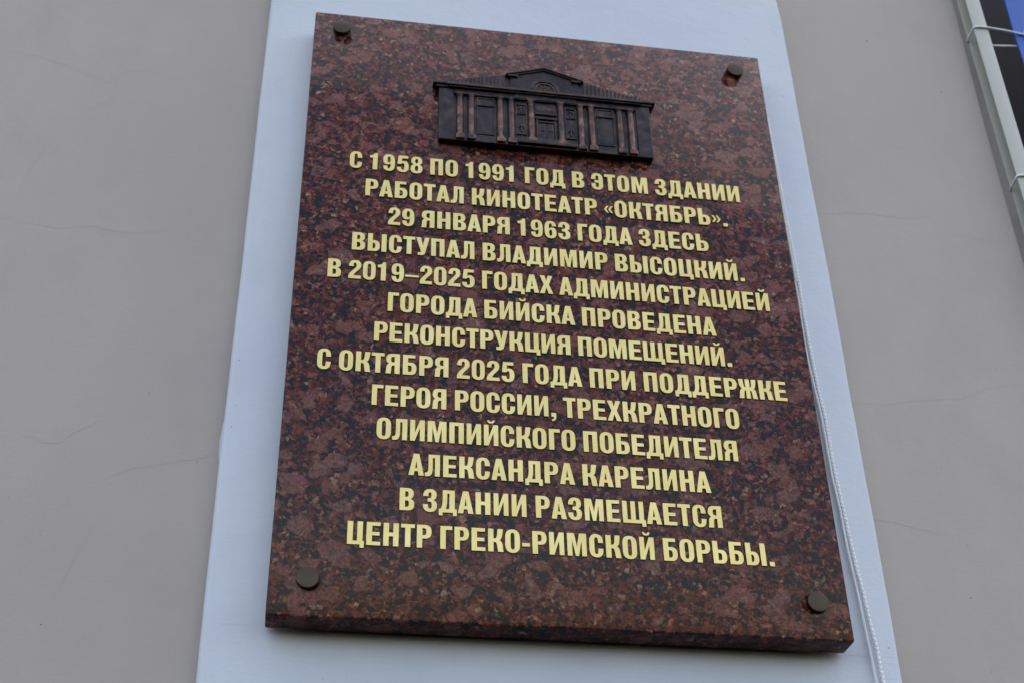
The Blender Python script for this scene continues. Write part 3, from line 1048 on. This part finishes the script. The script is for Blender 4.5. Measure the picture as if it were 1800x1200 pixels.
# banner: a sheet of cloth with a hem, slightly sagging between its ties
BX0, BX1, BZ = 1.0345, 1.97, 0.048
bm = bmesh.new()
NX, NY = 40, 120
for side in (0, 1):
    grid = []
    for j in range(NY + 1):
        y = -1.1 + 2.9 * j / NY
        row = []
        for i in range(NX + 1):
            s = i / NX
            x = BX0 + (BX1 - BX0) * s
            x += 0.0022 * math.cos((y + 0.163) / 0.36 * 2 * math.pi) * (-1 if s < 0.5 else 1) * abs(1 - 2 * s) ** 3
            z = BZ + 0.006 * math.sin(math.pi * s) * math.sin(3 * y + 1) + 0.002 * math.sin(30 * s + 6 * y)
            z += (0.0006 if side else -0.0006) * (2.2 if s < 0.03 or s > 0.97 else 1)
            row.append(bm.verts.new(W(x, y, z)))
        grid.append(row)
    for j in range(NY):
        for i in range(NX):
            f = (grid[j][i], grid[j][i + 1], grid[j + 1][i + 1], grid[j + 1][i])
            bm.faces.new(f if side == 0 else tuple(reversed(f)))
    if side == 0:
        g0 = grid
    else:
        rim0 = [r[0] for r in g0] + g0[-1][1:] + [r[-1] for r in reversed(g0)][1:] + list(reversed(g0[0]))[1:-1]
        rim1 = [r[0] for r in grid] + grid[-1][1:] + [r[-1] for r in reversed(grid)][1:] + list(reversed(grid[0]))[1:-1]
        n = len(rim0)
        for k in range(n):
            bm.faces.new((rim0[k], rim0[(k + 1) % n], rim1[(k + 1) % n], rim1[k]))
ban = empty('banner', W(BX0, 1.8, BZ))
tag(ban, 'bright blue cloth banner lashed to the white rail, at the right edge of the picture', 'banner')
obj('cloth', bm, M_BLUE, ban, smooth=60)

TIES = [(-0.1445, 'upper white cable tie stretched from the frame rail to the blue banner edge', (1.0480, -0.1585)),
        (0.146, 'lower white cable tie looped round the frame rail beside the plastered wall', (1.0480, 0.140))]
for yy, lab, (ex, ey) in TIES:
    t = empty('cable_tie', W(TX0, yy, TZ0))
    tag(t, lab, 'cable tie', 'cable ties lashing the banner')
    r = 0.0017
    zf, zb = TZ0 - r * 0.8, TZ1 + r * 0.8
    loop = [(ex + 0.002, ey + 0.001, BZ - 0.0025), (1.02, yy - 0.006 + (ey + 0.006 - yy) * 0.57, zf + 0.006), (TX1 + 0.004, yy - 0.006, zf), (TX1 - 0.004, yy - 0.0062, zf - 0.0004), (TX0 + 0.004, yy - 0.0048, zf - 0.0004), (TX0 - 0.0008, yy - 0.0035, zf + 0.0015),
            (TX0 - 0.0014, yy - 0.0015, zf + 0.006), (TX0 - 0.0014, yy + 0.001, zb - 0.005), (TX0 + 0.002, yy + 0.002, zb + 0.0006), (TX1 - 0.003, yy + 0.004, zb + 0.0006), (TX1 + 0.006, yy + 0.004, zb), (1.02, yy + 0.0043, BZ + 0.007), (ex + 0.002, yy + 0.0048, BZ + 0.0032)]
    bm = bmesh.new()
    tube(bm, spline([W(*p) for p in loop], 8), r, 8)
    obj('strap', bm, M_TIE, t, smooth=60)
    bm = bmesh.new()
    box(bm, ex - 0.001, ex + 0.0085, ey - 0.005, ey + 0.0045, BZ - 0.0078, BZ - 0.0020, 0.0012)
    obj('tie_head', bm, M_TIE, t, smooth=40)
